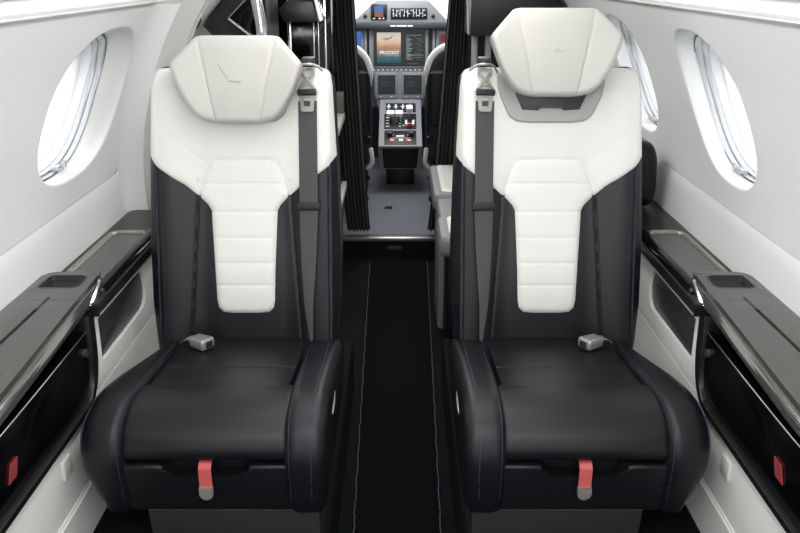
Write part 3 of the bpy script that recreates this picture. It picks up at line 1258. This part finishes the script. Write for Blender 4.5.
# entry door jamb seen between the pillar and the galley
bm = NB()
rows = []
for y in (2.53, 3.0, 3.95):
    rows.append([(-x, y, z) for x, z in ((.79, .0), (.79, .7), (.735, 1.0), (.66, 1.13), (.56, 1.235), (.44, 1.36))])
grid(bm, rows)
bmesh.ops.solidify(bm, geom=bm.faces, thickness=.02)
d1 = struct('door_1', bm, 'wall_white')
bm = NB()
tube(bm, catmull([(-.635, 2.56, 1.10), (-.615, 2.58, 1.13), (-.590, 2.58, 1.155), (-.575, 2.56, 1.175)], 5), .008, 10)
box(bm, -.63, -.612, 2.55, 2.575, 1.085, 1.115, .003)
h = obj('door_hinge', bm, 'black_satin', d1)
bm = NB()
box(bm, -.605, -.585, 2.54, 2.56, 1.135, 1.165, .003)
obj('door_bracket', bm, 'frame_silver', d1)

# ------------------------------------------------------------------ right side ahead of the right seat
O = Vector((.50, 3.5, 1.03))
t = thing('wardrobe_cabinet', 'plain black wardrobe cabinet above the right seat, against the ceiling', 'cabinet', O)
bm = NB()
prism(bm, [(.285, 1.062), (.71, 1.062), (.64, 1.19), (.56, 1.27), (.44, 1.35), (.29, 1.36)], 3.50, 3.88, lambda u, v, a: (u, a, v), bev=.004)
obj('body', rel(bm), 'panel_black', t)
bm = NB()
tube(bm, [(.279, 3.498, 1.07), (.272, 3.498, 1.20), (.272, 3.498, 1.34)], .004, 8)
obj('edge_trim', rel(bm), 'chrome', t)
for x in (.300, .355, .43):
    bm = NB()
    box(bm, x, x + .022, 3.55, 3.60, .70, 1.062, .004)
    obj('support_post', rel(bm), 'panel_grey', t)


def side_seat(y0, y1, label):
    O = Vector((.38, (y0 + y1) / 2, .14))
    t = thing('jump_seat', label, 'seat', O, 'grey and white seats along the right side')

    def SP(x, s, tt):
        return Vector((x, s, .45 + tt)) - O
    bm = NB()
    pad(bm, [tuple(p) for p in round_poly([(.138, y0), (.60, y0), (.60, y1), (.138, y1)], .03)], lambda x, s, d: .012, lambda x, s, d: -.06, .02, SP, nx=30, ns=24)
    obj('seat_cushion', bm, 'seat_grey', t)
    bm = NB()
    pad(bm, [tuple(p) for p in round_poly([(.175, y0 + .05), (.56, y0 + .05), (.56, y1 - .02), (.175, y1 - .02)], .02)], lambda x, s, d: .017, lambda x, s, d: 0, .005, SP, nx=24, ns=20)
    obj('seat_insert', bm, 'counter_white', t)
    bm = NB()
    box(bm, .17, .62, y0 + .02, y1 - .01, .0, .40, .01)
    bmesh.ops.translate(bm, verts=bm.verts, vec=-O)
    obj('seat_base', bm, 'black_leather', t)


side_seat(3.30, 3.86, 'grey seat with white cushion panel, farther one, beside the cockpit curtain')
side_seat(2.72, 3.00, 'grey seat with white cushion panel, nearer one, just behind the right seat')
bm = NB()
pillow(bm, [tuple(p) for p in round_poly([(.15, .0), (.60, .0), (.60, .452), (.15, .452)], .02)], 3.01, 3.29, .015, lambda u, v, a: (u, a, v))
o = obj('padded_block', bm, 'seat_grey')
tag(o, 'low grey padded block between the two grey and white side seats', 'block')
bm = NB()
pillow(bm, [tuple(p) for p in round_poly([(.48, .653), (.745, .653), (.757, .70), (.752, .80), (.735, .842), (.69, .852), (.48, .852)], .03)], 2.40, 2.56, .03, lambda u, v, a: (u, a, v))
o = obj('armrest_bolster', bm, 'black_leather')
tag(o, 'rounded black leather bolster peeking out between the right seat and the window wall', 'bolster')

# ------------------------------------------------------------------ cockpit
bm = NB()
for m in (-1, 1):
    box(bm, .62, .66, 4.0, 5.8, .10, .95, m=m)
box(bm, -.66, .66, 5.75, 5.80, .10, .95)
struct('wall_cockpit', bm, 'panel_dark')
bm = NB()
rows = []
for q in [k / 16 for k in range(17)]:
    a = PI * q
    rows.append([(-.68 * math.cos(a), 5.15 + .75 * math.sin(a), .95), (-.60 * math.cos(a), 5.0 + .62 * math.sin(a), 1.20), (-.45 * math.cos(a), 4.8 + .42 * math.sin(a), 1.42)])
grid(bm, rows)
struct('window_4', bm, 'window_glass')

O = Vector((.01, 5.2, .5))
t = thing('instrument_panel', 'grey cockpit instrument panel with lit displays at the far end of the aisle', 'instrument panel', O)


def fb(name, mt, parent, *boxes, bev=0, lab=None):
    bm = NB()
    for b in boxes:
        box(bm, *b, bev=bev)
    o = obj(name, rel(bm), mt, parent)
    return o


bm = NB()
prism(bm, [(-.275, 1.015), (.285, 1.015), (.270, 1.045), (.190, 1.125), (.172, 1.136), (-.130, 1.136), (-.147, 1.125), (-.240, 1.045)], 5.17, 5.45, lambda u, v, a: (u, a, v), bev=.006)
obj('glareshield', rel(bm), 'panel_grey', t)
fb('dark_shelf', 'panel_dark', t, (-.60, .60, 5.13, 5.55, .985, 1.020), bev=.008)
fb('lower_fascia', 'panel_dark', t, (-.60, .60, 5.215, 5.4, .52, .99))
fb('centre_frame', 'panel_grey', t, (-.175, -.160, 5.19, 5.22, .74, .985), (.160, .175, 5.19, 5.22, .74, .985), (-.205, -.190, 5.19, 5.22, .60, .985), (.20, .215, 5.19, 5.22, .60, .985), (-.165, .165, 5.20, 5.22, .735, .757), bev=.002)
# standby instrument
sd = fb('standby_display', 'panel_black', t, (-.163, -.068, 5.155, 5.175, 1.036, 1.124), bev=.006)
fb('sky_field', 'screen_blue', sd, (-.142, -.090, 5.1535, 5.156, 1.078, 1.112))
fb('ground_field', 'screen_brown', sd, (-.142, -.090, 5.1535, 5.156, 1.052, 1.078))
fb('key_marks', 'mark_white', sd, (-.150, -.138, 5.153, 5.156, 1.041, 1.046), (-.118, -.105, 5.153, 5.156, 1.041, 1.046), (-.095, -.083, 5.153, 5.156, 1.041, 1.046))
# guidance panel
gp = fb('guidance_panel', 'panel_black', t, (-.047, .166, 5.158, 5.175, 1.040, 1.102), bev=.004)
bx = []
for cx_ in (-.032, -.012, .008, .032, .052, .085, .102, .120, .140):
    bx.append((cx_ - .0013, cx_ + .0013, 5.155, 5.16, 1.052, 1.094))
for cx_, cz_ in ((-.034, 1.09), (-.03, 1.07), (-.018, 1.06), (-.005, 1.085), (.004, 1.07), (.02, 1.09), (.03, 1.06), (.047, 1.08), (.06, 1.07), (.075, 1.088), (.09, 1.076), (.112, 1.06), (.13, 1.072), (.146, 1.09), (.152, 1.062)):
    bx.append((cx_ - .005, cx_ + .005, 5.155, 5.16, cz_ - .002, cz_ + .002))
fb('key_marks', 'mark_white', gp, *bx)
fb('end_knob', 'panel_black', t, (-.205, -.185, 5.155, 5.175, 1.045, 1.068), bev=.008)
fb('end_knob', 'panel_black', t, (.19, .21, 5.155, 5.175, 1.045, 1.068), bev=.008)
fb('placard', 'mark_white', t, (-.050, -.020, 5.127, 5.131, .999, 1.007), (-.014, .046, 5.127, 5.131, .999, 1.007), (.052, .082, 5.127, 5.131, .999, 1.007))
# main display
md = fb('main_display', 'panel_grey', t, (-.160, .162, 5.190, 5.215, .755, .985), bev=.005)
sc = fb('screen', 'screen_dark', md, (-.150, .156, 5.1875, 5.191, .768, .974))
fb('photo_field', 'screen_sunset', sc, (-.130, .012, 5.1862, 5.188, .786, .962))
bx = [(.042, .135, 5.186, 5.188, .9455, .9475)]
for k in range(15):
    z_ = .930 - .0088 * k
    bx.append((.044, .060 + .025 * ((k * 37) % 10) / 10, 5.186, 5.188, z_, z_ + .0035))
fb('text_lines', 'screen_text', sc, *bx)
bx = []
for k in range(16):
    z_ = .935 - .0088 * k
    a = .092 + .03 * ((k * 23) % 10) / 10
    bx.append((a, min(.15, a + .012 + .03 * ((k * 13) % 7) / 7), 5.186, 5.188, z_, z_ + .003))
fb('map_lines', 'screen_dim', sc, *bx)
fb('green_line', 'screen_green', sc, (.044, .145, 5.186, 5.188, .829, .836), (.06, .15, 5.186, 5.188, .818, .820))
fb('status_text', 'screen_dim', sc, (.05, .12, 5.186, 5.188, .781, .784))
bm = NB()
prism(bm, [(-.112, .926), (-.075, .930), (-.050, .934), (-.040, .943), (-.036, .943), (-.041, .931), (-.052, .926), (-.070, .921), (-.085, .917), (-.089, .919), (-.078, .924)], 5.1855, 5.1865, lambda u, v, a: (u, a, v))
obj('airplane_image', rel(bm), 'panel_grey', sc)


def text(name, s, size, loc, mt, parent):
    cu = bpy.data.curves.new(name, 'FONT')
    cu.body = s
    cu.size = size
    cu.align_x = 'CENTER'
    cu.align_y = 'CENTER'
    cu.extrude = .0003
    cu.offset = .0006
    cu.materials.append(MATS[mt])
    o = bpy.data.objects.new(name, cu)
    COL.objects.link(o)
    o.parent = parent
    bpy.context.view_layer.update()
    me = bpy.data.meshes.new_from_object(o.evaluated_get(bpy.context.evaluated_depsgraph_get()))
    bpy.data.objects.remove(o)
    o = bpy.data.objects.new(name, me)
    COL.objects.link(o)
    o.parent = parent
    o.location = Vector(loc) - O
    o.rotation_euler = (PI / 2, 0, 0)
    return o


text('screen_title', 'PRODIGY', .0275, (-.056, 5.1858, .846), 'screen_white', sc)
fb('subtitle', 'screen_text', sc, (-.083, -.028, 5.186, 5.188, .8265, .8305), (-.022, -.003, 5.186, 5.188, .8255, .8315))
fb('heading', 'mark_white', t, (-.043, -.010, 5.209, 5.214, .986, .9925), (-.004, .022, 5.209, 5.214, .986, .9925))
# side displays
ld = fb('pilot_display', 'panel_grey', t, (-.52, -.208, 5.195, 5.216, .76, .98), bev=.005)
fb('sky_field', 'screen_blue', ld, (-.50, -.222, 5.1925, 5.196, .880, .966))
fb('ground_field', 'screen_brown', ld, (-.50, -.222, 5.1925, 5.196, .775, .880))
rd = fb('copilot_display', 'panel_grey', t, (.22, .53, 5.195, 5.216, .76, .98), bev=.005)
fb('screen', 'screen_dim', rd, (.236, .51, 5.1925, 5.196, .775, .966))
fb('engine_field', 'screen_red', rd, (.246, .275, 5.191, 5.194, .91, .95))
fb('map_field', 'screen_violet', rd, (.246, .285, 5.191, 5.194, .82, .89))
for k in range(12):
    bm = NB()
    x = -.150 + .0275 * k
    tube(bm, [(x, 5.19, .746), (x, 5.20, .746)], .0048, 10)
    obj('softkey', rel(bm), 'pilot_rim', t)
# controllers below
for k, (a, b) in enumerate(((-.138, -.008), (.016, .150))):
    cfb = fb('touch_controller', 'panel_grey', t, (a, b, 5.185, 5.215, .575, .730), bev=.006)
    fb('screen', 'screen_dark', cfb, (a + .012, b - .012, 5.183, 5.186, .602, .716))
    fb('status_marks', 'screen_dim', cfb, (a + .035, a + .075, 5.1825, 5.184, .672, .675), (a + .03, a + .09, 5.1825, 5.184, .655, .657), (a + .04, a + .06, 5.1825, 5.184, .700, .703))
    fb('key_marks', 'mark_white', cfb, (a + .025, a + .033, 5.183, 5.186, .585, .590), (b - .04, b - .032, 5.183, 5.186, .585, .590))
bm = NB()
prism(bm, [(-.150, .74), (.165, .74), (.160, .60), (.135, .49), (-.120, .49), (-.148, .60)], 5.20, 5.24, lambda u, v, a: (u, a, v), bev=.006)
obj('centre_stack', rel(bm), 'panel_grey', t)

# centre pedestal
O = Vector((.01, 4.85, .10))
t = thing('centre_pedestal', 'grey cockpit centre pedestal with white and red levers between the pilot seats', 'pedestal', O)
bm = NB()
side = [(4.735, .374), (5.195, .573), (5.195, .232), (4.79, .232)]
prism(bm, side, -.116, .134, lambda u, v, a: (a, u, v), bev=.008)
obj('body', rel(bm), 'panel_grey', t)
bm = NB()
box(bm, -.075, .093, 4.96, 5.19, .10, .235, .01)
obj('foot', rel(bm), 'panel_black', t)
sl = math.atan2(.573 - .374, 5.195 - 4.735)


def SL(x, d, h):   # on the sloping top, d along the slope from the front edge
    return Vector((x, 4.737 + d * math.cos(sl) - h * math.sin(sl), .375 + d * math.sin(sl) + h * math.cos(sl))) - O


def slab(name, mt, par, items):
    bm = NB()
    for x0, x1, d0, d1, h0, h1 in items:
        prism(bm, [(x0, d0), (x1, d0), (x1, d1), (x0, d1)], h0, h1, SL, bev=.0015)
    return obj(name, bm, mt, par)


q1 = slab('trim_panel', 'panel_black', t, [(-.082, .100, .015, .150, .0, .004)])
slab('key_marks', 'mark_white', q1, [(-.060, -.030, .10, .106, .004, .006), (-.015, .03, .085, .10, .004, .006), (.05, .08, .10, .106, .004, .006), (-.05, .07, .070, .074, .004, .006)])
slab('red_frames', 'mark_red', q1, [(-.055, -.020, .040, .060, .004, .006), (.040, .075, .040, .060, .004, .006)])
slab('red_caps', 'mark_white', q1, [(-.046, -.029, .045, .055, .004, .008), (.049, .066, .045, .055, .004, .008), (0, .025, .04, .06, .004, .008)])
slab('trim_knob', 'mount_black', q1, [(-.065, -.035, .085, .115, .004, .03), (.055, .085, .085, .115, .004, .03)])
q2 = slab('quadrant', 'panel_black', t, [(-.085, .102, .170, .330, .0, .004)])
slab('scale_marks', 'mark_white', q2, [(-.075, -.055, .19 + .03 * k, .197 + .03 * k, .004, .006) for k in range(4)] + [(.0, .012, .19 + .03 * k, .197 + .03 * k, .004, .006) for k in range(4)] + [(.02, .04, .20, .206, .004, .006), (.08, .095, .25, .256, .004, .006)])
for x in (-.048, .002):
    lv = slab('thrust_lever', 'mount_black', t, [(x - .004, x + .004, .235, .260, .0, .05)])
    slab('lever_grip', 'mark_white', lv, [(x - .022, x + .022, .230, .270, .045, .066)])
lv = slab('flap_lever', 'satin_metal', t, [(.058, .066, .270, .285, 0, .065)])
slab('lever_grip', 'mark_white', lv, [(.043, .081, .255, .295, .06, .085)])
lv = slab('brake_lever', 'mark_white', t, [(.036, .048, .20, .235, .004, .022), (.078, .090, .20, .235, .004, .022), (.036, .09, .19, .203, .004, .022)])
slab('red_plate', 'mark_red', lv, [(.05, .076, .180, .189, .004, .03)])
q3 = slab('switch_panel', 'panel_black', t, [(-.078, .100, .350, .445, .0, .004)])
slab('switch_marks', 'mark_white', q3, [(-.06 + .042 * k - .012, -.06 + .042 * k + .012, .395, .405, .004, .010) for k in range(4)] + [(-.06 + .042 * k - .004, -.06 + .042 * k + .004, .375, .425, .004, .010) for k in range(4)])
bm = NB()
prism(bm, [(-.094, .362), (.112, .362), (.104, .245), (.092, .238), (-.074, .238), (-.086, .245)], 0, .006, lambda u, v, a: Vector((u, 4.735 + (.374 - v) * .387 - a - .001, v)) - O, bev=.002)
obj('front_cover', bm, 'black_satin', t)

# pilot seats


def pilot_seat(m, label):
    O = Vector((m * .34, 4.55, .10))
    t = thing('pilot_seat', label, 'seat', O, 'black pilot seats with pale rims')

    def PP(x, s, tt):
        return Vector((m * x, 4.42 - tt - .0 + (s - .4) * -.03, s)) - O
    half = [(.150, .36), (.141, .45), (.139, .62), (.139, .76), (.145, .83), (.165, .885), (.20, .925), (.25, .945), (.34, .955), (.44, .945), (.50, .91), (.53, .83), (.535, .60), (.52, .36)]
    bm = NB()
    pad(bm, half, lambda x, s, d: .03, lambda x, s, d: -.07, .03, PP, nx=40, ns=40)
    obj('backrest', bm, 'pilot_black', t)
    bm = NB()
    rim = [(.137, .755), (.138, .795), (.144, .835), (.163, .889), (.20, .930), (.25, .951), (.34, .961)]
    c = catmull(rim, 5)
    tube(bm, [PP(p.x + .004, p.y - .004, .004 - .0) for p in c], [.003 + .018 * sm(.75, .84, p.y) for p in c], 10)
    obj('rim', bm, 'pilot_rim', t)
    bm = NB()
    pad(bm, [tuple(p) for p in round_poly([(.150, .55), (.48, .55), (.48, .83), (.152, .83)], .02)], lambda x, s, d: .05, lambda x, s, d: .02, .01, PP, nx=14, ns=14)
    obj('back_cover', bm, 'panel_black', t)
    bm = NB()
    pad(bm, [tuple(p) for p in round_poly([(.29, .955), (.39, .955), (.41, 1.10), (.27, 1.10)], .03)], lambda x, s, d: .02, lambda x, s, d: -.06, .02, PP, nx=14, ns=14)
    obj('headrest', bm, 'pilot_black', t)
    bm = NB()
    box(bm, m * .34 - .18, m * .34 + .18, 4.46, 4.95, .32, .42, .03, seg=3)
    bmesh.ops.translate(bm, verts=bm.verts, vec=-O)
    obj('seat_pan', bm, 'pilot_black', t)
    for x in (.20, .47):
        bm = NB()
        box(bm, m * x - .02, m * x + .02, 4.40, 4.95, .10, .32, .005)
        bmesh.ops.translate(bm, verts=bm.verts, vec=-O)
        obj('leg', bm, 'panel_black', t)
    bm = NB()
    tube(bm, catmull([Vector((m * .146, 4.40, .43)) - O, Vector((m * .141, 4.40, .39)) - O, Vector((m * .140, 4.41, .35)) - O, Vector((m * .165, 4.43, .315)) - O], 5), .013, 10)
    obj('side_guard', bm, 'pilot_rim', t)
    for x, z, r in ((.165, .275, .016), (.175, .16, .017), (.160, .48, .02)):
        bm = NB()
        tube(bm, [Vector((m * x, 4.375, z)) - O, Vector((m * x, 4.39, z)) - O, Vector((m * x, 4.41, z)) - O], [r * .7, r, r * .6], 12)
        obj('adjuster_knob', bm, 'black_satin', t)


pilot_seat(-1, 'black pilot seat with pale rim on the left of the cockpit pedestal')
pilot_seat(1, 'black pilot seat with pale rim on the right of the cockpit pedestal')
bm = NB()
box(bm, -.075, -.035, 4.40, 4.44, .1005, .106, .002)
o = obj('floor_latch', bm, 'panel_black')
tag(o, 'small black latch plate set in the grey cockpit floor', 'floor latch')

# ------------------------------------------------------------------ light
w = bpy.data.worlds.new('world')
C.world = w
w.use_nodes = True
nt = w.node_tree
bg = nt.nodes['Background']
tc = nt.nodes.new('ShaderNodeTexCoord')
sp = nt.nodes.new('ShaderNodeSeparateXYZ')
cr = nt.nodes.new('ShaderNodeValToRGB')
mr = nt.nodes.new('ShaderNodeMapRange')
mr.inputs[1].default_value = -1
mr.inputs[2].default_value = 1
nt.links.new(tc.outputs['Generated'], sp.inputs[0])
nt.links.new(sp.outputs[2], mr.inputs[0])
nt.links.new(mr.outputs[0], cr.inputs[0])
e = cr.color_ramp.elements
e[0].position, e[0].color = 0, (.80, .84, .90, 1)
e[1].position, e[1].color = 1, (1, 1, 1, 1)
q = e.new(.46)
q.color = (.88, .92, .97, 1)
q = e.new(.5)
q.color = (1, 1, 1, 1)
nt.links.new(cr.outputs[0], bg.inputs[0])
bg.inputs[1].default_value = 1.8


def area(name, loc, rot, sx, sy, power, col=(1, 1, 1)):
    l = bpy.data.lights.new(name, 'AREA')
    l.shape = 'RECTANGLE'
    l.size, l.size_y = sx, sy
    l.energy = power
    l.color = col
    o = bpy.data.objects.new(name, l)
    COL.objects.link(o)
    o.location = loc
    o.rotation_euler = rot
    return o


# unseen ceiling area lights added as fill for walls, seats, galley and cockpit
for m in (-1, 1):
    area('wall_wash', (m * .20, 1.6, 1.445), (0, -m * math.radians(20), 0), .08, 2.6, 9.0, (1, .99, .975))
area('aft_fill', (0, .25, 1.44), (math.radians(38), 0, 0), .7, .25, 8, (1, .985, .965))
area('galley_fill', (0, 3.2, 1.45), (0, 0, 0), .3, .5, 4, (1, .98, .95))
area('cockpit_fill', (0, 4.7, 1.42), (0, 0, 0), .3, .3, 6.5)

C.view_settings.view_transform = 'Standard'
C.view_settings.look = 'None'
C.view_settings.gamma = 1
C.view_settings.exposure = 0
C.view_settings.use_curve_mapping = False
